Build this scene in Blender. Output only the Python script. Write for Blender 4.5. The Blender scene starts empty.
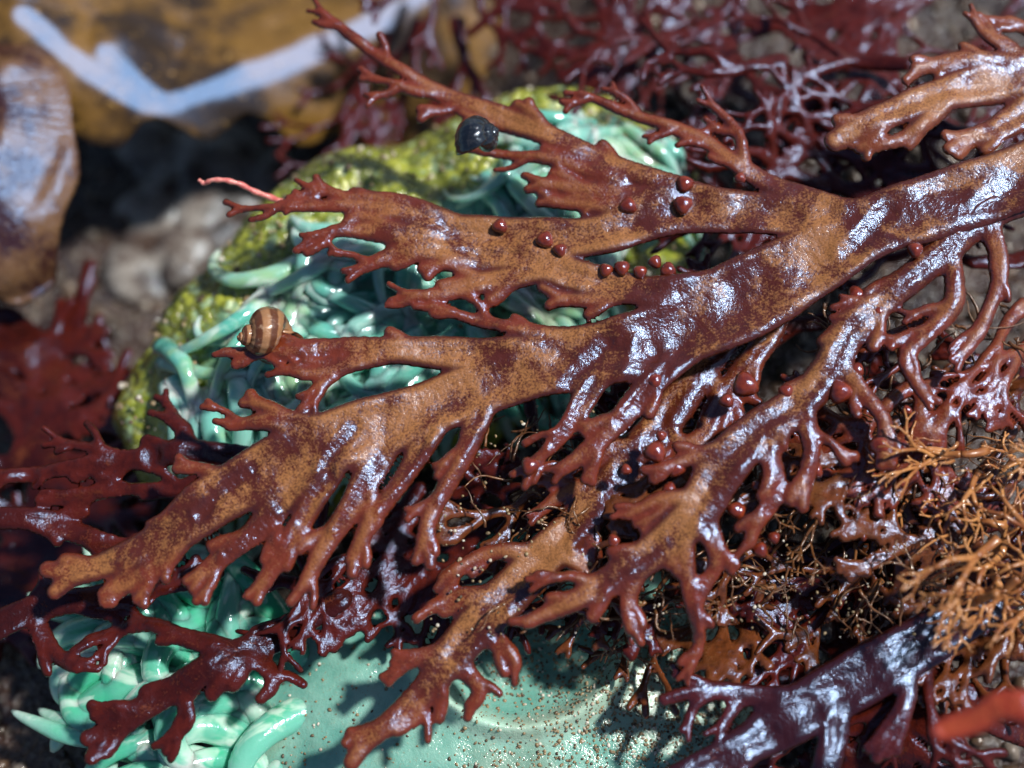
import bpy, math, random
import numpy as np
from mathutils import Vector
random.seed(7); rng=np.random.default_rng(7)
S=bpy.context.scene
# ---------------------------------------------------------------- camera
TILT=math.radians(18); DIST=14.0; ZF=1.3
CAM=np.array([0,-math.sin(TILT)*DIST,ZF+math.cos(TILT)*DIST])
FW=np.array([0,math.sin(TILT),-math.cos(TILT)]); RT=np.array([1.,0,0]); UP=np.array([0,math.cos(TILT),math.sin(TILT)])
def P(px,py,z):
    d=FW+RT*(px-512)/100/DIST+UP*(384-py)/100/DIST
    return CAM+d*(z-CAM[2])/d[2]
cd=bpy.data.cameras.new("camera"); cam=bpy.data.objects.new("camera",cd); S.collection.objects.link(cam)
cam.location=CAM; cam.rotation_euler=(TILT,0,0); cd.sensor_width=36; cd.lens=36*DIST/10.24
cd.clip_end=2000; cd.clip_start=.05
cd.dof.use_dof=True; cd.dof.focus_distance=DIST-0.15; cd.dof.aperture_fstop=0.10
S.camera=cam
# ---------------------------------------------------------------- light
w=bpy.data.worlds.new("World"); S.world=w; w.use_nodes=True
nt=w.node_tree; sky=nt.nodes.new("ShaderNodeTexSky"); sky.sky_type='NISHITA'; sky.sun_disc=False
EL=math.radians(56); AZ=math.radians(22)
SUN=np.array([math.cos(EL)*math.cos(AZ),math.cos(EL)*math.sin(AZ),math.sin(EL)])
sky.sun_elevation=EL; sky.sun_rotation=math.pi/2-AZ
bg=nt.nodes["Background"]; bg.inputs[1].default_value=0.06; nt.links.new(sky.outputs[0],bg.inputs[0])
ld=bpy.data.lights.new("sun",'SUN'); ld.energy=5.0; ld.angle=math.radians(4.5); ld.color=(1,.95,.87)
lo=bpy.data.objects.new("sun",ld); S.collection.objects.link(lo)
lo.rotation_euler=Vector(SUN).to_track_quat('Z','Y').to_euler()
S.view_settings.view_transform='Standard'; S.view_settings.look='None'; S.view_settings.exposure=0
# ---------------------------------------------------------------- helpers
def vn(x,y,f,seed):
    x=np.asarray(x,float)*f+seed*17.3; y=np.asarray(y,float)*f-seed*9.1
    xi=np.floor(x).astype(np.int64); yi=np.floor(y).astype(np.int64); fx=x-xi; fy=y-yi
    fx=fx*fx*(3-2*fx); fy=fy*fy*(3-2*fy)
    def h(a,b):
        n=(a*374761393+b*668265263+seed*1442695)&0x7fffffff
        n=((n^(n>>13))*1274126177)&0x7fffffff
        return ((n^(n>>16))&0xffff)/65535.
    return (h(xi,yi)*(1-fx)+h(xi+1,yi)*fx)*(1-fy)+(h(xi,yi+1)*(1-fx)+h(xi+1,yi+1)*fx)*fy*1.0-0.5
def fbm(x,y,f,seed,o=4):
    return sum(vn(x,y,f*2**i,seed+i)*.5**i for i in range(o))
def mkobj(name,V,F,mat,attrs=None,parent=None,smooth=True):
    me=bpy.data.meshes.new(name); me.from_pydata([tuple(v) for v in V] if not isinstance(V,np.ndarray) else V.tolist(),[],F if not isinstance(F,np.ndarray) else F.tolist())
    if attrs:
        for k,a in attrs.items():
            at=me.attributes.new(k,'FLOAT','POINT'); at.data.foreach_set('value',np.asarray(a,dtype=np.float32))
    me.polygons.foreach_set('use_smooth',[smooth]*len(me.polygons)); me.update()
    me.materials.append(mat); o=bpy.data.objects.new(name,me); S.collection.objects.link(o)
    if parent: o.parent=parent
    return o
class M:
    def __init__(s,name):
        s.m=bpy.data.materials.new(name); s.m.use_nodes=True; s.t=s.m.node_tree; s.b=s.t.nodes['Principled BSDF']
        s.tc=s.t.nodes.new('ShaderNodeTexCoord')
    def L(s,a,b): s.t.links.new(a,b)
    def noise(s,sc,det=5,r=.6,dist=0):
        n=s.t.nodes.new('ShaderNodeTexNoise'); n.inputs['Scale'].default_value=sc; n.inputs['Detail'].default_value=det
        n.inputs['Roughness'].default_value=r; n.inputs['Distortion'].default_value=dist; s.L(s.tc.outputs['Object'],n.inputs['Vector']); return n.outputs['Fac']
    def vor(s,sc,out='Distance',feat='F1'):
        n=s.t.nodes.new('ShaderNodeTexVoronoi'); n.feature=feat; n.inputs['Scale'].default_value=sc; s.L(s.tc.outputs['Object'],n.inputs['Vector']); return n.outputs[out]
    def attr(s,k):
        n=s.t.nodes.new('ShaderNodeAttribute'); n.attribute_name=k; return n.outputs['Fac']
    def math(s,op,a,b=0.,c=0.):
        n=s.t.nodes.new('ShaderNodeMath'); n.operation=op
        for i,v in enumerate((a,b,c)):
            if isinstance(v,(int,float)): n.inputs[i].default_value=v
            else: s.L(v,n.inputs[i])
        return n.outputs[0]
    def rng(s,v,a,b,c=0.,d=1.):
        n=s.t.nodes.new('ShaderNodeMapRange'); n.interpolation_type='SMOOTHSTEP'; s.L(v,n.inputs[0])
        for i,x in enumerate((a,b,c,d)): n.inputs[i+1].default_value=x
        return n.outputs[0]
    def mix(s,f,a,b):
        n=s.t.nodes.new('ShaderNodeMix'); n.data_type='RGBA'
        if isinstance(f,(int,float)): n.inputs[0].default_value=f
        else: s.L(f,n.inputs[0])
        for i,v in ((6,a),(7,b)):
            if isinstance(v,tuple): n.inputs[i].default_value=(*v,1)
            else: s.L(v,n.inputs[i])
        return n.outputs[2]
    def bump(s,h,dist,st=1.,prev=None):
        n=s.t.nodes.new('ShaderNodeBump'); n.inputs['Strength'].default_value=st; n.inputs['Distance'].default_value=dist; s.L(h,n.inputs['Height'])
        if prev: s.L(prev,n.inputs['Normal'])
        return n.outputs[0]
    def fin(s,col=None,rough=None,nrm=None,spec=.5,tint=(1,1,1),coat=0,crough=.08,sss=0):
        I=s.b.inputs
        for k,v in (('Base Color',col),('Roughness',rough),('Normal',nrm)):
            if v is None: continue
            if isinstance(v,tuple): I[k].default_value=(*v,1)
            elif isinstance(v,(int,float)): I[k].default_value=v
            else: s.L(v,I[k])
        I['Specular IOR Level'].default_value=spec if isinstance(spec,(int,float)) else .5
        if not isinstance(spec,(int,float)): s.L(spec,I['Specular IOR Level'])
        I['Specular Tint'].default_value=(*tint,1)
        I['Coat Weight'].default_value=coat; I['Coat Roughness'].default_value=crough
        if nrm is not None and coat and not isinstance(nrm,(int,float)): s.L(nrm,I['Coat Normal'])
        if sss:
            I['Subsurface Weight'].default_value=sss; I['Subsurface Radius'].default_value=(.5,.9,.7); I['Subsurface Scale'].default_value=.2
        return s.m
BL=(.34,.58,1.)  # blue specular tint: colours sun glints like reflected sky
def weed_mat(name,dark,tan,tip,lo_=.45,hi=.56,spec=.95,coat=.25,rd=.215,rt=.44):
    m=M(name); n1=m.noise(1.1,8,.7,.8); n2=m.noise(42,3,.6); n3=m.noise(8,4,.6); e=m.attr('edge'); wd=m.attr('wid'); glint=m.attr('glint')
    f=m.math('MULTIPLY_ADD',n2,.34,m.math('SUBTRACT',n1,.17))
    f=m.math('MULTIPLY_ADD',n3,.22,m.math('SUBTRACT',f,.11))
    f=m.math('SUBTRACT',f,m.math('MULTIPLY',glint,.15))  # tan thinned and gloss raised where highlights are placed
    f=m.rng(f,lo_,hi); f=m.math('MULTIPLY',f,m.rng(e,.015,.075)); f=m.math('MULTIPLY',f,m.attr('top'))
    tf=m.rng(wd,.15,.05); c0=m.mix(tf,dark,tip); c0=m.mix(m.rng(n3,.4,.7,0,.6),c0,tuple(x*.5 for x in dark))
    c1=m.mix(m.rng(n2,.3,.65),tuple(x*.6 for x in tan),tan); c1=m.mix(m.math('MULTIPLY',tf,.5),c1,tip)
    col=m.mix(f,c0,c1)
    r=m.math('ADD',m.math('MULTIPLY',f,rt-rd),m.math('MULTIPLY_ADD',n3,.12,rd-.06))
    sp=m.math('MULTIPLY_ADD',f,-.6*spec,spec)
    b=m.bump(n3,.03,.5); b=m.bump(n2,.008,.6,b)
    return m.fin(col,r,b,sp,BL,coat,.1)
weedA=weed_mat('red_algae_skin',(.082,.016,.0065),(.34,.145,.050),(.17,.030,.010),.39,.57)
weedB=weed_mat('dark_red_algae_skin',(.034,.0055,.0038),(.12,.03,.012),(.08,.011,.006),.54,.64,spec=.5,coat=.12)
weedT=weed_mat('brown_algae_tangle_skin',(.045,.013,.005),(.24,.11,.035),(.14,.040,.012),.46,.54,spec=.7)
def hslope(p):
    v=CAM-p; v/=np.linalg.norm(v); h=v+SUN; return h[:2]/h[2]  # surface slope that mirrors the sun into the camera
def smooth_line(pts,step=9.):
    pts=[np.array(p,float) for p in pts]
    if len(pts)==2: pts=[pts[0],(pts[0]+pts[1])/2,pts[1]]
    E=[2*pts[0]-pts[1]]+pts+[2*pts[-1]-pts[-2]]; out=[]
    for i in range(1,len(E)-2):
        n=max(2,int(np.linalg.norm((E[i+1]-E[i])[:2])/step))
        for k in range(n):
            t=k/n; a,b,c,d=E[i-1],E[i],E[i+1],E[i+2]
            out.append(.5*((2*b)+(c-a)*t+(2*a-5*b+4*c-d)*t*t+(3*b-a-3*c+d)*t**3))
    out.append(pts[-1]); return np.array(out)
def decorate(strokes,R,dens=46,maxw=19,lobes=True,tlen=(10,30),ws=.94):
    out=[]
    for s in strokes:
        L=smooth_line(s); L[:,2]*=ws; out.append(L)
        d=np.diff(L[:,:2],axis=0); seg=np.hypot(d[:,0],d[:,1]); cum=np.r_[0,np.cumsum(seg)]; tot=cum[-1]
        pos=R.uniform(14,dens); side=R.choice([-1,1])
        while pos<tot-8:
            i=min(np.searchsorted(cum,pos),len(d)-1); wv=L[i,2]
            if wv<maxw and pos>tot*.2:
                a=math.atan2(d[i,1],d[i,0])+side*R.uniform(.32,.75); ln=wv+R.uniform(*tlen); r=max(4.0,min(7.5,wv*.62))
                x,y=L[i,:2]; x1=x+math.cos(a)*ln; y1=y+math.sin(a)*ln
                mx,my=x+math.cos(a+.18*side)*ln*.55,y+math.sin(a+.18*side)*ln*.55
                out.append(smooth_line([(x,y,r*1.15),(mx,my,r*.85),(x1,y1,r*.95)]))
                if R.random()<.4:
                    for q in (-.5,.45):
                        l2=R.uniform(7,14); out.append(np.array([(x1,y1,r*.85),(x1+math.cos(a+q)*l2,y1+math.sin(a+q)*l2,r*.8)]))
            pos+=R.uniform(.6,1.3)*dens; side=-side if R.random()<.8 else side
        if lobes and L[-1,2]<16:
            a=math.atan2(*(L[-1,:2]-L[-3,:2])[::-1]); r=L[-1,2]; x,y=L[-1,:2]
            for q in (-.42,.4):
                if R.random()<.75:
                    l2=r+R.uniform(5,16); b=a+q+R.uniform(-.15,.15); out.append(np.array([(x-math.cos(a)*4,y-math.sin(a)*4,r*.9),(x+math.cos(b)*l2,y+math.sin(b)*l2,max(3.4,r*.75))]))
    return out
def build_layer(name,lines,mat,zf,seed,s=.02,k=.035,T=.05,Rr=.095,tilts=(),streaks=(),wob=.014,und=.12,dip=.025,parent=None,rmin=.028):
    """fleshy flat thallus: union of tapered strokes, rounded margins, closed top/bottom"""
    segs=[]
    for Lp in lines:
        z=[zf(x,y) for x,y in Lp[:,:2]]
        W=np.array([P(Lp[i,0],Lp[i,1],z[i]) for i in range(len(Lp))]); r=Lp[:,2]*.01
        for i in range(len(Lp)-1): segs.append((W[i],W[i+1],max(r[i],rmin),max(r[i+1],rmin)))
    A=np.array([np.r_[a,b] for a,b,_,_ in segs]); mg=.5
    x0=min(A[:,0].min(),A[:,3].min())-mg; x1=max(A[:,0].max(),A[:,3].max())+mg
    y0=min(A[:,1].min(),A[:,4].min())-mg; y1=max(A[:,1].max(),A[:,4].max())+mg
    nx=int((x1-x0)/s)+2; ny=int((y1-y0)/s)+2
    X=x0+np.arange(nx)*s; Y=y0+np.arange(ny)*s
    D=np.full((ny,nx),9.); ZS=np.zeros((ny,nx)); WS=np.full((ny,nx),1e-12); RS=np.zeros((ny,nx))
    for a,b,ra,rb in segs:
        m_=max(ra,rb)+.32
        i0=max(0,int((min(a[0],b[0])-m_-x0)/s)); i1=min(nx,int((max(a[0],b[0])+m_-x0)/s)+1)
        j0=max(0,int((min(a[1],b[1])-m_-y0)/s)); j1=min(ny,int((max(a[1],b[1])+m_-y0)/s)+1)
        gx=X[None,i0:i1]-a[0]; gy=Y[j0:j1,None]-a[1]; dx,dy=b[0]-a[0],b[1]-a[1]
        t=np.clip((gx*dx+gy*dy)/(dx*dx+dy*dy+1e-9),0,1)
        r=ra+(rb-ra)*t; d=np.hypot(gx-t*dx,gy-t*dy)-r
        o=D[j0:j1,i0:i1]; h=np.clip(.5+.5*(o-d)/k,0,1); hh=np.where(np.abs(o-d)<k,h*(1-h)*k,0)
        D[j0:j1,i0:i1]=np.minimum(o,d)-hh*.8
        wt=np.exp(-np.maximum(d,-.12)/.045); ZS[j0:j1,i0:i1]+=wt*(a[2]+(b[2]-a[2])*t); RS[j0:j1,i0:i1]+=wt*r; WS[j0:j1,i0:i1]+=wt
    XX,YY=np.meshgrid(X,Y)
    D+=wob*fbm(XX,YY,2.4,seed,3)*1.6
    Z=ZS/WS; RW=RS/WS
    glint=np.zeros_like(Z); TZ=np.zeros_like(Z)
    for (px,py,R) in tilts:  # blade tilted to the sun's mirror angle, shaping in a highlight patch
        c=P(px,py,zf(px,py)); g=hslope(c); R=R*.0115; q=((XX-c[0])**2+(YY-c[1])**2)/R**2; e_=np.exp(-q*q*.7)
        TZ-=((XX-c[0])*g[0]+(YY-c[1])*g[1])*e_; glint=np.maximum(glint,np.exp(-q*.8))
    # slopes shaped in along the blade to place sun glints (polyline, half width px)
    for pts,hw in streaks:
        Ls=smooth_line([(*q,0) for q in pts],5); hw=hw*.01
        dm=np.full(Z.shape,9.); sl=np.zeros(Z.shape)
        for i,(a,b,_) in enumerate(Ls):
            p=P(a,b,zf(a,b)); g=hslope(p)*1.15
            i0=max(0,int((p[0]-.5-x0)/s)); i1=min(nx,int((p[0]+.5-x0)/s)); j0=max(0,int((p[1]-.5-y0)/s)); j1=min(ny,int((p[1]+.5-y0)/s))
            if i1<=i0 or j1<=j0: continue
            ex=XX[j0:j1,i0:i1]-p[0]; ey=YY[j0:j1,i0:i1]-p[1]; q=np.hypot(ex,ey); mm=q<dm[j0:j1,i0:i1]
            dm[j0:j1,i0:i1]=np.where(mm,q,dm[j0:j1,i0:i1]); sl[j0:j1,i0:i1]=np.where(mm,-(ex*g[0]+ey*g[1]),sl[j0:j1,i0:i1])
        e_=np.exp(-(dm/(hw*1.5))**4*.7); TZ+=sl*e_; glint=np.maximum(glint,np.exp(-(dm/(hw*1.3))**2))
    Z=Z+(und*fbm(XX,YY,.9,seed+5,3)+.05*vn(XX,YY,3.3,seed+9))*(1-.55*glint)+TZ
    gy_,gx_=np.gradient(D,s); g2=np.maximum(gx_**2+gy_**2,.25)
    ins=D<0
    cell=ins[:-1,:-1]|ins[1:,:-1]|ins[:-1,1:]|ins[1:,1:]
    used=np.zeros_like(ins); used[:-1,:-1]|=cell; used[1:,:-1]|=cell; used[:-1,1:]|=cell; used[1:,1:]|=cell
    out=used&~ins
    px_=XX-np.where(out,np.clip(D,0,s*1.5)*gx_/g2,0); py_=YY-np.where(out,np.clip(D,0,s*1.5)*gy_/g2,0)
    u=np.maximum(-D,0); e=np.clip(u/Rr,0,1); f=np.sqrt(1-(1-e)**2)
    q=np.clip((u-.07)/.16,0,1); q=q*q*(3-2*q)
    grain=.010*fbm(XX,YY,9,seed+3,2)*e
    zt=Z+T*f-dip*q+grain; zb=Z-T*f*.8
    idx=-np.ones(ins.shape,int); n=used.sum(); idx[used]=np.arange(n)
    Vt=np.stack([px_[used],py_[used],zt[used]],1); 
    idb=idx.copy(); nb=ins.sum(); idb[ins]=n+np.arange(nb)
    Vb=np.stack([px_[ins],py_[ins],zb[ins]],1)
    J,I=np.nonzero(cell)
    Ft=np.stack([idx[J,I],idx[J,I+1],idx[J+1,I+1],idx[J+1,I]],1); Fb=np.stack([idb[J,I],idb[J+1,I],idb[J+1,I+1],idb[J,I+1]],1)
    at={'edge':np.r_[u[used],u[ins]],'wid':np.r_[RW[used],RW[ins]],'top':np.r_[np.ones(n),np.zeros(nb)],'glint':np.r_[glint[used],glint[ins]]}
    return mkobj(name,np.r_[Vt,Vb],np.r_[Ft,Fb],mat,at,parent)
# ---------------------------------------------------------------- main frond
trunk=[(1090,150,36),(1020,178,36),(940,205,36),(870,228,34),(810,262,38),(750,295,44),(700,318,42)]
main=[trunk,
 [(720,312,38),(640,345,36),(560,365,31),(480,388,29),(410,415,30),(340,440,33),(270,470,30),(215,505,24),(160,540,18),(110,562,14),(72,574,13)],
 [(330,440,20),(290,425,13),(255,423,9),(230,426,6)],
 [(270,470,22),(225,480,14),(190,500,10),(165,520,6)],
 [(215,510,18),(175,545,12),(145,575,10),(122,587,9)],
 [(300,475,18),(260,525,13),(225,555,11),(203,575,10)],
 [(330,470,16),(305,515,11),(282,555,9),(262,585,7)],
 [(385,440,18),(355,500,12),(325,545,10),(305,585,7)],
 [(430,430,16),(402,480,10),(372,520,9),(352,560,8)],
 [(480,410,16),(462,460,10),(432,510,9),(424,545,8)],
 [(560,355,22),(500,356,20),(450,352,18),(390,350,14),(330,347,10),(275,352,8),(225,353,5)],
 [(400,350,13),(355,362,11),(315,374,8),(282,370,4)],[(340,368,8),(322,385,6),(310,395,4)],
 [(860,222,24),(780,214,24),(720,210,25),(660,214,25),(600,235,23),(540,238,24),(470,235,24),(415,216,14),(360,205,9),(290,208,6),(240,209,3.5)],
 [(450,222,14),(400,201,9),(350,196,6),(312,190,4)],
 [(520,240,20),(440,240,17),(385,232,12),(345,230,8),(312,238,5)],
 [(500,255,18),(430,250,14),(390,256,9),(360,268,5)],
 [(560,262,18),(520,275,14),(475,284,12),(430,296,7),(404,294,4)],[(490,282,8),(462,270,6),(445,264,4)],
 [(740,294,28),(660,294,20),(600,282,19),(540,264,19),(500,250,18)],
 [(650,325,15),(580,335,10),(520,330,8),(470,318,6),(432,306,5)],
 [(640,290,14),(600,300,10),(560,300,7)],
 [(730,205,15),(690,192,15),(640,175,13),(580,150,13),(520,125,13),(470,103,11),(420,80,8),(370,50,6),(320,14,4)],
 [(450,94,7),(410,88,5),(372,78,3.5)],[(620,180,12),(560,162,8),(510,155,6),(465,148,4)],[(670,198,12),(600,192,10),(540,184,6)],
 [(640,205,12),(590,205,9),(550,200,5)],
 [(830,210,18),(780,185,13),(740,165,10),(700,135,8),(640,115,6),(580,94,4)],[(745,165,8),(738,130,6),(712,103,4)],
 [(690,335,24),(648,385,14),(620,420,11),(590,450,9),(560,470,6)],[(600,365,18),(575,415,10),(548,450,8),(530,467,6)],
]
Rm=np.random.default_rng(3)
def zmain(x,y): return 1.55+.45*max(0,(x-500)/520)-.25*max(0,(300-x)/300)-.2*max(0,(y-430)/200)
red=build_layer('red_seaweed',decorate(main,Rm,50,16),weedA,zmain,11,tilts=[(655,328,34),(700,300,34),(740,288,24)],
 streaks=[([(642,350),(634,375),(625,400)],10),([(1004,182),(985,205),(962,232)],13),([(326,478),(308,500),(285,540)],6),([(378,462),(358,495),(338,530)],6),([(436,448),(410,482),(385,512)],6),([(482,435),(466,465),(445,498)],6),([(278,515),(250,540),(228,556)],6),([(590,385),(570,420),(552,445)],6),([(660,375),(640,400),(618,424)],6),([(250,470),(225,490),(200,515)],5),([(880,215),(862,235),(845,255)],8),([(600,345),(585,362),(565,385)],7),([(352,428),(335,450),(322,470)],5)])
right=[
 [(1040,190,20),(985,215,18),(940,255,16),(895,290,16),(850,330,18),(828,372,18),(795,405,19),(755,432,22),(720,470,24),(690,520,21),(640,560,17),(590,592,13),(548,612,9),(526,622,7)],
 [(838,360,12),(862,390,9),(885,420,8),(886,446,9)],[(800,405,14),(812,450,10),(800,492,9)],[(765,440,14),(775,490,9),(755,525,7),(748,545,5)],
 [(700,515,14),(716,558,9),(702,592,6)],[(680,530,12),(690,590,8),(700,640,6),(690,668,5)],[(640,560,12),(628,600,8),(630,628,6)],
 [(740,450,14),(700,455,9),(660,470,6)],[(900,285,12),(880,300,8),(850,300,5)],
 [(950,245,11),(955,300,10),(925,335,9),(905,360,7),(925,395,6)],[(985,215,12),(1000,270,9),(985,320,8),(965,350,6)],
 [(700,500,12),(660,500,8),(628,515,5)],[(600,585,9),(570,575,6),(545,580,4)]]
Rr_=np.random.default_rng(5)
def zright(x,y): return 1.75+.2*max(0,(x-800)/220)-.35*max(0,(y-420)/200)
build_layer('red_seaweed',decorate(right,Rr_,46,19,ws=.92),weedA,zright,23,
 streaks=[([(862,322),(845,345),(832,375),(818,398)],11),([(958,248),(935,268),(905,290)],9),([(990,215),(972,232)],10),([(745,475),(720,500),(706,530)],8),([(812,425),(816,455),(808,485)],5),([(775,455),(778,485),(765,512)],5),([(668,545),(640,568),(612,588)],6),([(958,275),(955,305),(935,335)],5),([(700,590),(702,630)],4)])
mid=[
 [(745,300,26),(705,360,21),(672,410,20),(640,450,20),(600,500,21),(550,550,22),(500,602,23),(462,642,21),(425,688,15),(388,724,12),(364,740,13)],
 [(500,600,14),(462,598,11),(432,606,7)],[(450,650,11),(414,660,8),(396,672,6)],[(482,630,12),(512,655,8),(516,668,6)],[(452,655,12),(480,690,8),(470,706,7)],
 [(432,680,10),(420,708,7),(414,722,6)],[(560,550,14),(605,580,9),(628,622,5)],[(540,555,12),(490,552,9),(442,578,6)],
 [(610,490,14),(570,490,10),(540,510,6)],[(640,450,14),(600,450,10),(560,475,6)],[(660,430,14),(690,460,9),(680,500,6)],
 [(700,370,14),(730,400,10),(745,430,7)],[(585,515,12),(595,560,8),(580,600,5)],
 [(790,280,16),(765,340,14),(720,400,13),(700,440,10),(655,480,8)]]
def zmid(x,y): return 1.25-.25*max(0,(y-500)/250)
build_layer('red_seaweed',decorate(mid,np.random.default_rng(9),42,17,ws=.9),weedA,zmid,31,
 streaks=[([(622,480),(600,510),(578,545)],7),([(712,365),(695,395),(680,420)],8),([(660,440),(640,465)],7),([(492,640),(470,665),(450,690)],6),([(540,580),(515,608)],6)])
left=[
 [(250,462,16),(190,455,14),(130,462,11),(65,470,9),(-10,478,8)],[(190,455,12),(186,432,9),(168,418,6)],[(130,462,8),(95,450,6),(60,442,5)],
 [(230,470,12),(180,490,9),(120,490,8),(40,500,7)],[(-30,520,13),(40,520,12),(110,545,10),(160,560,7)],
 [(-30,640,16),(30,610,15),(90,596,12),(150,590,9),(205,580,7)],[(30,610,10),(50,650,9),(80,668,6)],
 [(340,598,14),(270,638,16),(215,668,14),(160,700,13),(108,735,12)],[(230,650,11),(190,640,10),(145,625,8),(90,640,7)],[(250,650,10),(275,680,8),(262,700,6)],
 [(180,690,9),(190,720,7),(170,740,6)],[(320,600,12),(290,580,9),(255,575,6)]]
def zleft(x,y): return .75
build_layer('dark_red_seaweed',decorate(left,np.random.default_rng(12),36,18,ws=.9),weedB,zleft,41,tilts=[(20,480,14),(150,458,10)],und=.3)
br=[
 [(1060,560,18),(1000,595,18),(940,632,24),(870,672,27),(800,712,26),(740,748,18),(660,790,14)],
 [(830,700,14),(765,697,12),(705,690,8),(664,700,6)],[(712,692,8),(695,705,6),(688,722,4)],[(740,700,8),(720,728,5)],
 [(835,705,15),(832,745,14),(815,800,12)],[(760,735,10),(740,770,8)],[(900,655,12),(905,700,9),(880,740,8)]]
build_layer('dark_red_seaweed',decorate(br,np.random.default_rng(14),70,13),weed_mat('wet_maroon_algae_skin',(.034,.0055,.0045),(.12,.03,.012),(.08,.011,.006),.56,.66,spec=1.,rd=.22),lambda x,y:1.15,47,tilts=[(812,712,30),(850,688,28),(905,655,28),(945,632,22),(985,603,20)],streaks=[([(838,715),(835,745),(828,770)],9)],und=.1)
orr=[[(1090,50,26),(1010,78,24),(940,98,19),(880,120,15),(835,142,12)],[(1010,70,16),(960,62,10),(915,72,7)],[(1060,90,24),(1000,128,14),(960,140,9)],
 [(1010,50,10),(985,35,7),(975,20,5)],[(940,110,11),(905,140,8),(870,150,6)],[(1060,60,12),(1030,30,8),(1010,20,6)]]
build_layer('orange_seaweed',decorate(orr,np.random.default_rng(15),36,16,tlen=(8,20),ws=1),weed_mat('tan_algae_skin',(.12,.026,.010),(.38,.17,.065),(.20,.05,.018),.36,.55),lambda x,y:1.9,53,und=.2)
# ---------------------------------------------------------------- procedural fronds (under layers)
def grow(R,x,y,a,ln,wd,dep,out,pr=.93):
    pts=[(x,y,wd)]; n=3
    for i in range(n):
        a+=R.uniform(-.22,.22); x+=math.cos(a)*ln/n; y+=math.sin(a)*ln/n; pts.append((x,y,wd*(1-.25*(i+1)/n)))
    out.append(pts)
    if dep>0:
        for q in (-1,1):
            if R.random()<pr: grow(R,x,y,a+q*R.uniform(.25,.6),ln*R.uniform(.6,.95),wd*.74,dep-1,out,pr)
def bush(name,seed,n,box,ang,ln,wd,dep,mat,z,s=.026,**k):
    R=np.random.default_rng(seed); out=[]
    for i in range(n): grow(R,R.uniform(box[0],box[2]),R.uniform(box[1],box[3]),ang+R.uniform(-.6,.6),ln*R.uniform(.7,1.2),wd,dep,out)
    L=[smooth_line(p,12) for p in out]
    ph=R.uniform(0,6)
    return build_layer(name,L,mat,lambda x,y:z+.18*math.sin(x*.021+ph)+.14*math.sin(y*.027+2*ph),seed,s=s,k=.025,Rr=.07,T=.045,dip=.008,und=.2,**k)
PI=math.pi
bush('dark_red_seaweed',61,13,(720,-60,1060,20),PI*.72,62,9,4,weedB,.30)
bush('dark_red_seaweed',62,13,(440,-60,760,0),PI*.55,52,8,4,weedB,-.4)
bush('dark_red_seaweed',63,14,(820,260,1060,620),PI*.85,55,9,4,weedB,.85)
bush('dark_red_seaweed',64,12,(560,420,900,560),PI*.8,52,8,4,weedB,.75)
bush('brown_seaweed',65,12,(520,400,980,560),PI*.75,44,7,4,weedT,1.0)
bush('brown_seaweed',66,8,(640,480,1000,600),PI*.6,48,7,4,weedT,.8)
bush('dark_red_seaweed',67,9,(320,480,560,560),PI*.7,44,8,4,weedB,.55)
bush('dark_red_seaweed',68,12,(840,560,1080,780),PI*1.0,60,10,4,weedB,.3)
bush('dark_red_seaweed',69,20,(-90,290,40,700),0.1,50,17,3,weedB,-.8,s=.032)
bush('dark_red_seaweed',70,12,(700,60,1040,260),PI*.95,60,10,4,weedB,.8)
bush('red_seaweed',71,9,(860,290,1060,470),PI*.75,46,8,4,weedA,1.35)
bush('dark_red_seaweed',72,6,(360,20,480,70),PI*.55,44,7,4,weedB,-1.1,s=.032)
bush('brown_seaweed',75,11,(880,360,1070,600),PI*.8,40,6,5,weedT,1.25)
bush('dark_red_seaweed',76,9,(40,220,150,460),PI*.5,50,9,3,weedB,-1.5,s=.032)
bush('red_tongue_seaweed',74,1,(1060,715,1070,722),PI*1.0,70,15,1,weed_mat('red_fleshy_skin',(.35,.04,.015),(.5,.10,.04),(.4,.05,.02)),3.0)
# ---------------------------------------------------------------- tubes
def tubes(paths,ns=9,flat=1.):
    V=[];F=[];T=[];Rn=[];off=0
    for pth,rad in paths:
        n=len(pth); tg=np.gradient(pth,axis=0); tg/=np.linalg.norm(tg,axis=1)[:,None]+1e-9
        up=np.array([.13,.21,.97]); a=np.cross(tg,up); a/=np.linalg.norm(a,axis=1)[:,None]+1e-9; b=np.cross(a,tg)
        th=np.linspace(0,2*PI,ns,endpoint=False); rv=random.random()
        ring=pth[:,None,:]+rad[:,None,None]*(np.cos(th)[None,:,None]*a[:,None,:]+flat*np.sin(th)[None,:,None]*b[:,None,:])
        V.append(ring.reshape(-1,3)); T+=list(np.repeat(np.linspace(0,1,n),ns)); Rn+=[rv]*(n*ns)
        for i in range(n-1):
            for j in range(ns):
                F.append((off+i*ns+j,off+i*ns+(j+1)%ns,off+(i+1)*ns+(j+1)%ns,off+(i+1)*ns+j))
        F.append(tuple(off+(n-1)*ns+j for j in range(ns))); F.append(tuple(off+j for j in reversed(range(ns))))
        off+=n*ns
    return np.concatenate(V),F,{'t':T,'rnd':Rn}
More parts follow.
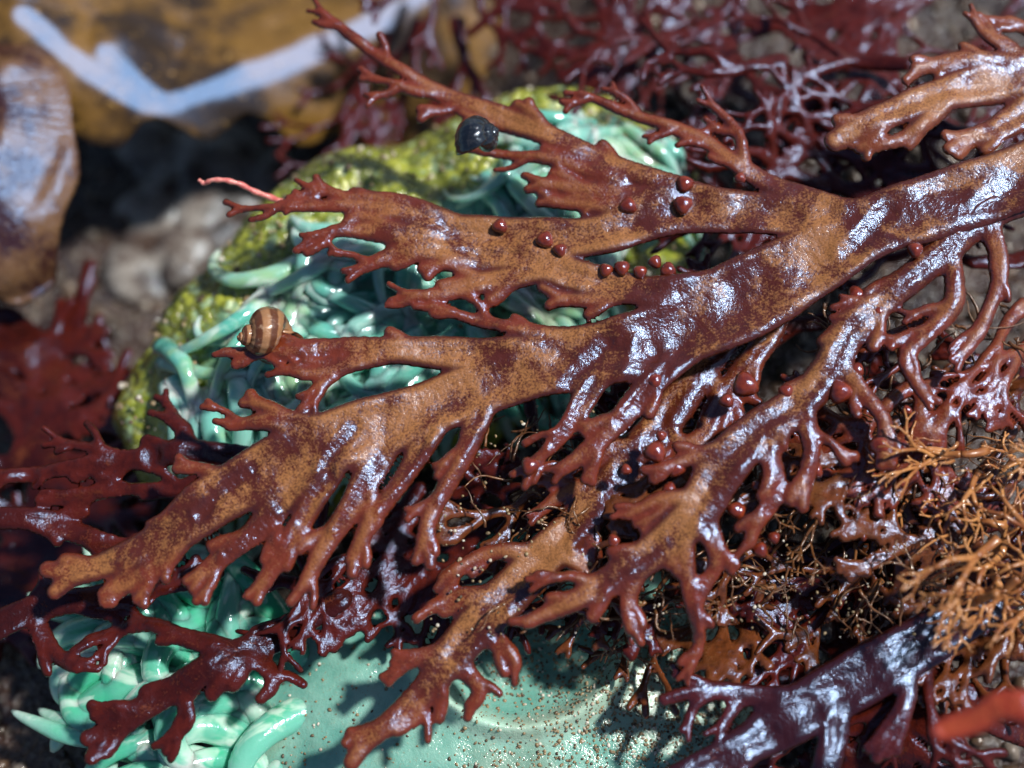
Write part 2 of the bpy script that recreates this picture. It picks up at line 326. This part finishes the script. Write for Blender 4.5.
def filaments(name,seed,n,box,z,mat,ln=60,r=.018,ang=None):
    R=np.random.default_rng(seed); ps=[]
    for i in range(n):
        x,y=R.uniform(box[0],box[2]),R.uniform(box[1],box[3]); a=R.uniform(0,2*PI) if ang is None else ang+R.normal()*.6; zz=z+R.uniform(-.25,.25); pts=[]
        dz=R.uniform(-.02,.02); l_=ln*R.uniform(.4,1.2)
        for k in range(9):
            pts.append(P(x,y,zz)); a+=R.uniform(-.5,.5); x+=math.cos(a)*l_/9; y+=math.sin(a)*l_/9; zz+=dz+R.uniform(-.02,.02)
        ps.append((np.array(pts),r*np.linspace(1.3,.5,9)*R.uniform(.5,1.4)))
    V,F,A=tubes(ps,6); return mkobj(name,V,F,mat,A)
def tuft(name,seed,n,box,z,mat,ang,ln,wd,dep,flat=.6):
    R=np.random.default_rng(seed); ps=[]
    for i in range(n):
        out=[]; grow(R,R.uniform(box[0],box[2]),R.uniform(box[1],box[3]),ang+R.normal()*.6,ln*R.uniform(.7,1.2),wd,dep,out,.88)
        zz=z+R.uniform(-.35,.3); x0,y0=out[0][0][:2]; sl=R.uniform(-.004,.004); ph=R.uniform(0,6)
        for p in out:
            L=smooth_line(p,5); zf_=lambda x,y: zz+sl*math.hypot(x-x0,y-y0)+.09*math.sin(x*.08+ph)+.07*math.sin(y*.09)
            ps.append((np.array([P(x,y,zf_(x,y)) for x,y,_ in L]),np.maximum(L[:,2]*.01,.010)))
    V,F,A=tubes(ps,7,flat); return mkobj(name,V,F,mat,A)
def simple(name,c1,c2,sc,rough=.35,spec=.6,coat=.4,bd=.02,tint=(1,1,1),key=None):
    m=M(name); n=m.noise(sc,5,.6); f=m.rng(n,.35,.65)
    if key: f=m.math('MULTIPLY_ADD',m.attr(key),.6,m.math('MULTIPLY',f,.4))
    return m.fin(m.mix(f,c1,c2),rough,m.bump(n,bd,.6),spec,tint,coat)
mo=simple('orange_filament_skin',(.20,.050,.012),(.58,.27,.09),5,key='rnd')
mt=simple('brown_filament_skin',(.045,.014,.005),(.22,.09,.03),9,key='rnd')
tuft('orange_feathery_seaweed',181,17,(985,440,1090,620),1.55,mo,PI*.95,27,5.0,5,.7)
tuft('orange_feathery_seaweed',182,6,(920,430,1020,540),1.35,mo,PI*.8,24,3.6,4)
filaments('orange_filament_seaweed',81,60,(940,440,1060,600),1.6,mo,36,.012,PI*.9)
filaments('brown_filament_seaweed',82,260,(480,430,900,620),1.0,mt,50,.013)
filaments('brown_filament_seaweed',83,160,(820,300,1040,520),1.2,mt,55,.013)
tuft('brown_feathery_seaweed',183,18,(620,430,960,600),1.05,mt,PI*.75,26,3.4,5)
# ---------------------------------------------------------------- fruiting bumps
def blob(c,r,sq,seed,nu=14,nv=9):
    V=[];F=[]
    for j in range(nv+1):
        ph=PI*j/nv
        for i in range(nu):
            th=2*PI*i/nu; k=1+.12*math.sin(3*th+seed)*math.sin(ph)
            V.append((c[0]+r*k*math.sin(ph)*math.cos(th),c[1]+r*k*math.sin(ph)*math.sin(th),c[2]+r*sq*math.cos(ph)))
    for j in range(nv):
        for i in range(nu): F.append((j*nu+i,(j+1)*nu+i,(j+1)*nu+(i+1)%nu,j*nu+(i+1)%nu))
    return V,F
bm=simple('fruiting_body_skin',(.12,.016,.007),(.22,.035,.012),12,.2,.8,.6,.02,BL)
V=[];F=[]
R=np.random.default_rng(4)
B=[(685,184,9),(683,205,10),(628,206,9),(500,226,8),(622,268,8),(640,272,7),(655,262,7),(745,385,13),(840,392,12),(856,296,10),(545,240,9),(560,250,7),(880,445,11),(655,452,11),(676,468,9),(788,490,10),(530,466,9),(606,270,7),(668,270,8),(905,352,9),(815,470,8),(735,510,8),(740,178,6),(915,250,8),(878,312,9)]
for x,y,r in B+[(R.uniform(600,920),R.uniform(330,560),R.uniform(4,8)) for _ in range(22)]:
    z=(zmain(x,y)+.04 if y<290 else max(zright(x,y)-.05,1.2)); v,f=blob(P(x,y,z),r*.01,.85,r*x); o=len(V); V+=v; F+=[tuple(o+q for q in g) for g in f]
mkobj('fruiting_bodies',V,F,bm,None,red)
# ---------------------------------------------------------------- sea anemones
an=bpy.data.objects.new('sea_anemone',None); S.collection.objects.link(an)
c0=P(408,272,.3); ax=P(700,105,.3)-P(100,440,.3); th0=math.atan2(ax[1],ax[0]); RA,RB=3.75,1.95
def loc(x,y):
    dx,dy=x-c0[0],y-c0[1]; return (dx*math.cos(th0)+dy*math.sin(th0))/RA,(-dx*math.sin(th0)+dy*math.cos(th0))/RB
def dome(x,y):
    u,v=loc(x,y); r=np.hypot(u,v)+.16*fbm(x,y,.8,3,3)
    h=1.35*np.sqrt(np.clip(1-np.clip(r,0,1)**3.2,0,1))
    h=h-.35*np.exp(-((u-.22)/.10)**2)*np.clip(v+.3,0,1)
    return h-.75-.3*np.exp(-(np.hypot(u,v+.2)/.5)**2), r
g=np.linspace(-4.8,4.8,420); GX,GY=np.meshgrid(g+c0[0],g*0.75+c0[1])
H,Rr2=dome(GX,GY)
cx=rng.uniform(GX.min(),GX.max(),9000); cy=rng.uniform(GY.min(),GY.max(),9000); 
sx=g[1]-g[0]; sy=sx*.75
wa=np.zeros_like(H)
for x,y in zip(cx,cy):
    r=rng.uniform(.03,.075); i=int((x-GX[0,0])/sx); j=int((y-GY[0,0])/sy); q=4
    a,b,c,d=max(0,j-q),j+q+1,max(0,i-q),i+q+1
    dd=((GX[a:b,c:d]-x)**2+(GY[a:b,c:d]-y)**2)/r**2; wa[a:b,c:d]=np.maximum(wa[a:b,c:d],np.clip(1-dd,0,1)**.5*r)
H2=H+wa*.5+.18*fbm(GX,GY,1.4,8,3)
UV=loc(GX,GY)
ins=Rr2<1.0; idx=np.arange(H.size).reshape(H.shape)
cell=ins[:-1,:-1]&ins[1:,:-1]&ins[:-1,1:]&ins[1:,1:]; J,I=np.nonzero(cell)
F=np.stack([idx[J,I],idx[J,I+1],idx[J+1,I+1],idx[J+1,I]],1)
m=M('anemone_column_skin'); n=m.noise(3,5,.6); n2=m.noise(22,3); n4=m.noise(5,4); rr=m.attr('r')
olive=m.mix(m.rng(n,.35,.62),(.17,.22,.014),(.40,.43,.045)); olive=m.mix(m.rng(m.attr('wart'),.0,.045,.6,0),olive,(.08,.10,.012))
olive=m.mix(m.rng(n4,.54,.64,0,.6),olive,(.36,.56,.38)); olive=m.mix(m.rng(n2,.62,.69),olive,(.74,.74,.50))
col=m.mix(m.rng(m.math('MULTIPLY_ADD',n,.5,rr),.55,.75),(.18,.50,.42),olive)
m.fin(col,.2,m.bump(n2,.03,.6),.9,(1,1,1),.7)
vv=np.stack([GX,GY,H2],2).reshape(-1,3)
keep=np.zeros(H.size,bool); keep[F.ravel()]=True; mp=-np.ones(H.size,int); mp[keep]=np.arange(keep.sum())
zone=np.maximum(UV[1]*1.25+.10, Rr2-.22)
mkobj('column',vv[keep],mp[F],m.m,{'r':zone.ravel()[keep],'wart':wa.ravel()[keep]},an)
def tmat(name,ca,cb,cc,ct):
    m=M(name); t=m.attr('t'); rn=m.attr('rnd'); n=m.noise(6,3); n2=m.noise(1.2,3); n3=m.noise(2.2,3,.5,1.2)
    c=m.mix(rn,ca,cb); c=m.mix(m.rng(n2,.48,.62,0,.7),c,cc); c=m.mix(m.rng(n3,.50,.66,0,.8),c,ct); c=m.mix(m.rng(t,.45,1,0,.6),c,ct)
    return m.fin(c,.14,m.bump(n,.03,.4),.9,(.7,.86,1.),.8,.05,sss=.6)
tent=tmat('anemone_tentacle_skin',(.10,.46,.38),(.30,.62,.56),(.36,.56,.26),(.66,.84,.76))
def tentacles(cen,zfun,n,place,lenr,radr,parent,seed,mat,angf,curl=2.4,lift=.16,flat=.8):
    R=np.random.default_rng(seed); ps=[]
    for i in range(n):
        x,y=place(R); a=angf(x,y,R); L=R.uniform(*lenr); r0=R.uniform(*radr); cu=R.normal()*curl*.6; pts=[];N=24
        for k in range(N):
            t_=k/(N-1); pts.append((x,y,zfun(x,y)+r0*.55+math.sin(t_*PI)*L*lift*(.5+.9*((i*7)%10)/10))); a+=cu/N*(.3+1.7*t_)+R.normal()*.04; x+=math.cos(a)*L/N; y+=math.sin(a)*L/N
        tt=np.linspace(0,1,N); rad=r0*(1.05-.62*tt**1.1)*np.sqrt(np.clip(1-(tt-.01)**9,0.02,1))
        p=np.array(pts); p[:,2]=np.convolve(np.r_[p[0,2],p[0,2],p[:,2],p[-1,2],p[-1,2]],np.ones(5)/5,'valid'); ps.append((p,rad))
    V,F,A=tubes(ps,16,flat); return mkobj('tentacles',V,F,mat,A,parent)
def zd(x,y): return float(dome(np.array(x),np.array(y))[0])
def uv2(u,v): return c0[0]+u*RA*math.cos(th0)-v*RB*math.sin(th0),c0[1]+u*RA*math.sin(th0)+v*RB*math.cos(th0)
def pl(R):
    while True:
        u,v=R.uniform(-.88,.85),R.uniform(-.9,.36)
        if math.hypot(u,v)<.82 and v<.34-.15*math.sin(u*9): return uv2(u,v)
def af(x,y,R): return -PI*.58+.95*math.sin(x*1.5+y*.8)+R.normal()*.28
tentacles(c0,zd,190,pl,(.9,1.7),(.08,.145),an,21,tent,af,3.0,.18)
def plu(R):
    while True:
        u,v=R.uniform(.42,.95),R.uniform(-.3,.30)
        if math.hypot(u,v)<.88: return uv2(u,v)
tentacles(c0,zd,34,plu,(.6,1.1),(.08,.13),an,27,tent,lambda x,y,R:-PI*.25+R.normal()*.5,2.4,.2)
# lower anemone
an2=bpy.data.objects.new('sea_anemone',None); S.collection.objects.link(an2)
c1=P(500,735,.1); QA,QB=2.9,2.2
def disc(x,y):
    r=np.hypot((x-c1[0])/QA,(y-c1[1])/QB)+.05*fbm(x,y,1.,31,2)
    h=.85*np.sqrt(np.clip(1-np.clip(r,0,1)**2.6,0,1))-.55
    q=P(520,640,.3); rd=np.hypot((x-q[0])/1.05,(y-q[1])/.85)+.06*fbm(x,y,1.3,36,2)
    h=h+.17*np.exp(-((rd-1)/.12)**2)-.3*np.exp(-(rd/.8)**4)+.05*fbm(x,y,1.6,33,3)
    return h,r,rd
g=np.linspace(-1.1,1.1,260); GX,GY=np.meshgrid(g*QA+c1[0],g*QB+c1[1]); H,R3,RD=disc(GX,GY)
ins=R3<1; cell=ins[:-1,:-1]&ins[1:,:-1]&ins[:-1,1:]&ins[1:,1:]; J,I=np.nonzero(cell); idx=np.arange(H.size).reshape(H.shape)
F=np.stack([idx[J,I],idx[J,I+1],idx[J+1,I+1],idx[J+1,I]],1); vv=np.stack([GX,GY,H],2).reshape(-1,3)
keep=np.zeros(H.size,bool); keep[F.ravel()]=True; mp=-np.ones(H.size,int); mp[keep]=np.arange(keep.sum())
m=M('anemone_disc_skin'); n=m.noise(2,5,.6); n2=m.noise(45,2,.7); n5=m.noise(.9,4,.6); rd=m.attr('ring')
c=m.mix(m.rng(n,.35,.65),(.13,.38,.32),(.26,.53,.45)); c=m.mix(m.math('MULTIPLY',m.rng(rd,.80,.98),m.rng(rd,1.28,1.04)),c,(.45,.72,.60)); c=m.mix(m.rng(n5,.5,.62,0,.35),c,(.28,.29,.20)); c=m.mix(m.rng(n2,.61,.68,0,.6),c,(.28,.25,.16))
m.fin(c,.22,m.bump(n2,.012,.5,m.bump(n,.08,.5)),.7,(1,1,1),.7,.08,sss=.2)
mkobj('oral_disc',vv[keep],mp[F],m.m,{'ring':RD.ravel()[keep]},an2)
tent2=tmat('anemone_green_tentacle_skin',(.03,.42,.24),(.18,.56,.44),(.05,.55,.30),(.62,.84,.72))
def pl2(R):
    q=P(R.uniform(100,310),R.uniform(600,800),0); return q[0],q[1]
tentacles(c1,lambda x,y:-.15+.1*math.sin(x*3),54,pl2,(1.0,1.8),(.12,.22),an2,22,tent2,lambda x,y,R:math.atan2(y-c1[1],x-c1[0])+R.normal()*.6,3.2,.2)
# ---------------------------------------------------------------- ground
q=np.linspace(-1,1,420); gx=6.2*q+ 190*q**9; X,Y=np.meshgrid(gx,gx+.5)
def ground(X,Y):
    b=-.75+.22*fbm(X,Y,.5,51,4)-2.0/(1+np.exp((X+2.2-.5*(Y-1))*1.6))*1/(1+np.exp(-(Y+1.5)))-.5/(1+np.exp(-(Y-3)*2))
    rr=np.maximum(0,np.hypot(X,Y)-9); return b+.16*fbm(X,Y,2.4,52,4)+ .5*fbm(X,Y,.09,55,3)*np.minimum(rr/10,6)
Z=ground(X,Y); n_=len(gx); idx=np.arange(n_*n_).reshape(n_,n_)
F=np.stack([idx[:-1,:-1],idx[:-1,1:],idx[1:,1:],idx[1:,:-1]],-1).reshape(-1,4)
m=M('wet_gravel_sand'); n=m.noise(.9,6,.65); n2=m.noise(14,4,.7); vc=m.vor(11,'Color'); sep=m.t.nodes.new('ShaderNodeSeparateColor'); m.L(vc,sep.inputs[0])
c=m.mix(m.rng(n,.35,.65),(.022,.008,.006),(.085,.05,.035)); c=m.mix(m.rng(sep.outputs[0],.6,.9,0,.6),c,(.17,.14,.11)); c=m.mix(m.rng(n2,.5,.7,0,.8),c,(.018,.009,.007))
m.fin(c,.25,m.bump(m.vor(11),.06,.8,m.bump(n2,.05,.7)),.6,(.6,.8,1),.2)
mkobj('ground',np.stack([X,Y,Z],2).reshape(-1,3),F,m.m)
import bmesh
bmh=bmesh.new(); bmesh.ops.create_icosphere(bmh,subdivisions=2,radius=1); bv=np.array([v.co[:] for v in bmh.verts]); bf=np.array([[v.index for v in f.verts] for f in bmh.faces]); bmh.free()
def scatter(name,n,posf,rr,mat,seed,sq=.65,parent=None):
    R=np.random.default_rng(seed); V=[];F=[];A=[]
    for i in range(n):
        c=posf(R); r=R.uniform(*rr)
        sc=r*np.array([R.uniform(.7,1.3),R.uniform(.6,1.1),sq*R.uniform(.7,1.2)]); a=R.uniform(0,2*PI)
        p=bv*(1+.14*np.sin(bv[:,[1,2,0]]*R.uniform(2,4)+R.uniform(0,6,3)))*sc
        p=np.stack([p[:,0]*math.cos(a)-p[:,1]*math.sin(a),p[:,0]*math.sin(a)+p[:,1]*math.cos(a),p[:,2]],1)+c
        F.append(bf+i*len(bv)); V.append(p); A+=[R.random()]*len(bv)
    return mkobj(name,np.concatenate(V),np.concatenate(F),mat,{'rnd':A},parent)
m=M('pebble_stone'); r=m.attr('rnd'); n2=m.noise(18,4)
c=m.mix(m.rng(r,0,.5),(.02,.014,.011),(.09,.055,.035)); c=m.mix(m.rng(r,.7,.98),c,(.22,.19,.16)); c=m.mix(m.rng(n2,.45,.7,0,.5),c,(.05,.03,.02))
peb=m.fin(c,.25,m.bump(n2,.02,.6),.6,(1,1,1),.4)
def pg(R):
    x,y=R.uniform(-6.5,6.5),R.uniform(-5.2,6.5); return np.array([x,y,float(ground(np.array(x),np.array(y)))+.02])
scatter('pebbles',1300,pg,(.03,.13),peb,91)
def pg3(R):
    p=P(R.uniform(120,290),R.uniform(110,260),-2.2); return np.array([p[0],p[1],float(ground(p[0],p[1]))+.05])
m=M('pale_stone'); n=m.noise(2.2,6,.7); m.fin(m.mix(m.rng(n,.4,.62),(.07,.045,.035),(.34,.32,.30)),.3,m.bump(n,.08,.6),.7,(.6,.8,1),.3)
scatter('stones',34,pg3,(.2,.6),m.m,95,.4)
m=M('sand_grain'); r=m.attr('rnd'); c=m.mix(m.rng(r,0,.6),(.06,.04,.025),(.26,.19,.10)); c=m.mix(m.rng(r,.8,.97),c,(.6,.57,.5)); grain=m.fin(c,.4,None,.6)
def pd(R):
    while True:
        p=P(R.uniform(240,760),R.uniform(590,790),.2); wgt=.10+.9*np.clip((p[0]-c1[0]+.6)/2,0,1)
        if R.random()<wgt:
            h,rr,_=disc(np.array(p[0]),np.array(p[1]))
            if rr<.98: return np.array([p[0],p[1],float(h)+.004])
scatter('sand_grains',4200,pd,(.006,.020),grain,92)
def pw(R):
    while True:
        u,v=R.uniform(-1,1,2); rr=math.hypot(u,v)
        if .3<rr<.97 :
            x,y=uv2(u,v); return np.array([x,y,zd(x,y)+.06+.14*(v<.2)])
scatter('shell_fragments',700,pw,(.010,.04),grain,93,.4)
def pf(R):
    x,y=R.uniform(430,1000),R.uniform(400,640); p=P(x,y,1.2); return p
scatter('sand_grains',700,pf,(.007,.02),grain,94)
# ---------------------------------------------------------------- kelp and boulder (upper left)
def sheet(name,pxbox,z0,hf,mat,nx=200,ny=140,mask=None):
    xs=np.linspace(pxbox[0],pxbox[2],nx); ys=np.linspace(pxbox[1],pxbox[3],ny); V=[]
    for y in ys:
        for x in xs: V.append(P(x,y,z0))
    V=np.array(V); V[:,2]+=hf(V[:,0],V[:,1]); PX,PY=np.meshgrid(xs,ys); mk=mask(PX,PY); idx=np.arange(nx*ny).reshape(ny,nx)
    cell=mk[:-1,:-1]&mk[1:,:-1]&mk[:-1,1:]&mk[1:,1:]; J,I=np.nonzero(cell)
    F=np.stack([idx[J,I],idx[J+1,I],idx[J+1,I+1],idx[J,I+1]],1); keep=np.zeros(nx*ny,bool); keep[F.ravel()]=True; mp=-np.ones(nx*ny,int); mp[keep]=np.arange(keep.sum())
    o=mkobj(name,V[keep],mp[F],mat); s=o.modifiers.new('s','SOLIDIFY'); s.thickness=.08; s.offset=-1; return o
KZ=-1.0
def dist_to(lines,zb,taper=None):
    W=[]
    for ln in lines:
        for a,b,_ in smooth_line([(*q,0) for q in ln],6): W.append(P(a,b,zb))
    def f(x,y):
        d=np.full(x.shape,9.)
        for p in W: d=np.minimum(d,np.hypot(x-p[0],y-p[1]))
        return d
    return f
def glint_slopes(lines,zb,wd):  # slope shaped in along a line to place the boulder's sun highlight
    W=[]
    for ln in lines:
        for a,b,_ in smooth_line([(*q,0) for q in ln],6): W.append(P(a,b,zb))
    def f(x,y):
        d=np.full(x.shape,9.); sl=np.zeros(x.shape)
        for p in W:
            q=np.hypot(x-p[0],y-p[1]); m_=q<d; d=np.where(m_,q,d); g=hslope(p); sl=np.where(m_,-((x-p[0])*g[0]+(y-p[1])*g[1]),sl)
        e=np.exp(-(d/wd)**4); return sl*e,np.exp(-(d/wd)**2)
    return f
m=M('kelp_skin'); n=m.noise(.8,5,.6); n2=m.noise(12,4,.6)
c=m.mix(m.rng(n,.40,.58),(.030,.016,.003),(.19,.10,.014)); c=m.mix(m.rng(n2,.62,.70,0,.8),c,(.45,.28,.08))
kelp=m.fin(c,.42,m.bump(n2,.02,.4),.9,(.28,.52,1.),.0,.12)  # blue specular tint gives the sun glint a sky colour
kd=dist_to([[(52,62),(90,88),(130,104),(165,112),(215,88),(280,55),(340,22),(420,-30)],[(165,110),(150,100),(120,80)],[(20,0),(50,30)]],KZ)
pm=P(230,70,KZ); g0=hslope(pm)
def kh(x,y):  # sheet tilted to mirror the sun along one streak, imitating reflected sky
    d=kd(x,y); q=np.maximum(0,d-.13-.10*fbm(x,y,1.3,71,3)); qx,qy=x-pm[0],y-pm[1]
    return -(g0[0]*qx+g0[1]*qy)*.96+.02*(qx**2+qy**2)-.75*(np.sqrt(q*q+.006)-.077)+.14*fbm(x,y,1.1,61,3)*np.clip(q*4,0,1)
sheet('kelp_blade',(-160,-120,500,150),KZ,kh,kelp,300,170,lambda x,y:(y<136+14*np.sin(x*.02)-.30*np.maximum(x-210,0)+8*np.sin(x*.07))&(x>-150))
BZ=-.9
rb=glint_slopes([[(40,110),(50,140),(45,175),(30,210)]],BZ+.4,.34)
def kh2(x,y):
    c=P(10,180,BZ); r=((x-c[0])/1.25)**2+((y-c[1])/1.65)**2; a,b=rb(x,y); return .9*np.sqrt(np.clip(1-r*.9,0,1))*(1-.75*b)+.6*b+.06*fbm(x,y,1.5,66,4)*(1-b)+a+.3
m=M('boulder_skin'); n=m.noise(1.6,6,.65); n2=m.noise(24,4,.6)
c=m.mix(m.rng(n,.44,.62),(.04,.012,.010),(.17,.09,.04)); c=m.mix(m.rng(n2,.58,.7,0,.6),c,(.30,.21,.13))
bo=m.fin(c,.28,m.bump(n2,.02,.5,m.bump(n,.12,.5)),1.,(.32,.56,1.),.0,.15)
sheet('boulder',(-120,40,150,330),BZ,kh2,bo,180,180,lambda x,y:(((x-10)/92)**2+((y-180)/130)**2<1+.08*np.sin(x*.05)+.05*np.sin(y*.07)))
# ---------------------------------------------------------------- snails
def snail(name,px,py,z,r,rot,mat,turns=3.2,rise=1.5,kk=.19):
    V=[];F=[];A=[];nt_,ns=170,20
    for i in range(nt_):
        th=turns*2*PI*i/(nt_-1); e=math.exp(kk*(th-turns*2*PI))
        R0=r*.46*e; tr=r*.60*e
        cx_,cy_,cz_=R0*math.cos(th),R0*math.sin(th),-rise*r*e
        for j in range(ns):
            a=2*PI*j/ns; k=1+.03*math.sin(th*14)
            V.append((cx_+tr*k*math.cos(a)*math.cos(th),cy_+tr*k*math.cos(a)*math.sin(th),cz_+tr*1.15*k*math.sin(a))); A.append(.5+.5*math.sin(a*6))
    for i in range(nt_-1):
        for j in range(ns): F.append((i*ns+j,i*ns+(j+1)%ns,(i+1)*ns+(j+1)%ns,(i+1)*ns+j))
    F.append(tuple(range(ns)))
    b=(nt_-1)*ns; cen=np.mean([V[b+j] for j in range(ns)],0); o=len(V)
    for j in range(ns): p=np.array(V[b+j]); V.append(tuple(cen+(p-cen)*.80)); A.append(0)
    o2=len(V)
    for j in range(ns): p=np.array(V[b+j]); q_=cen+(p-cen)*.6; q_=q_-np.array([-math.sin(th),math.cos(th),0])*r*.25; V.append(tuple(q_)); A.append(0)
    for j in range(ns):
        F.append((b+j,b+(j+1)%ns,o+(j+1)%ns,o+j)); F.append((o+j,o+(j+1)%ns,o2+(j+1)%ns,o2+j))
    F.append(tuple(o2+j for j in range(ns)))
    V=np.array(V); V[:,2]+=rise*r*.6
    ob=mkobj(name,V,F,mat,{'band':A}); ob.location=P(px,py,z); ob.rotation_euler=rot; return ob
m=M('black_shell'); n=m.noise(14,4); m.fin(m.mix(m.rng(n,.5,.7),(.006,.007,.010),(.03,.03,.035)),.14,m.bump(n,.02,.5),1.,(.6,.8,1),1.,.05)
snail('black_snail',484,136,2.0,.27,(math.radians(20),math.radians(62),math.radians(35)),m.m,rise=1.1,turns=3.6,kk=.11)
m=M('brown_shell'); n=m.noise(10,4); bd=m.attr('band'); c=m.mix(m.rng(bd,.35,.65),(.11,.035,.014),(.34,.17,.08)); c=m.mix(m.rng(n,.55,.7,0,.6),c,(.45,.30,.2))
m.fin(c,.3,m.bump(n,.02,.5),.7,(1,1,1),.4)
snail('brown_snail',264,336,1.58,.37,(math.radians(20),math.radians(-65),math.radians(-8)),m.m,rise=1.3,turns=3.6,kk=.13)
pts=np.array([P(x,y,z) for x,y,z in [(288,204,1.2),(272,198,1.35),(255,192,1.45),(240,184,1.55),(225,180,1.6),(212,180,1.6),(204,184,1.55),(199,180,1.55)]])
t_=np.linspace(0,len(pts)-1,40); pp=np.stack([np.interp(t_,range(len(pts)),pts[:,i]) for i in range(3)],1)
V,F,A=tubes([(pp,np.linspace(.035,.022,40)*(1+.15*np.sin(np.arange(40)*1.3)))],10)
mkobj('pink_worm_filament',V,F,simple('pink_filament_skin',(.6,.12,.12),(.8,.32,.28),12),A)
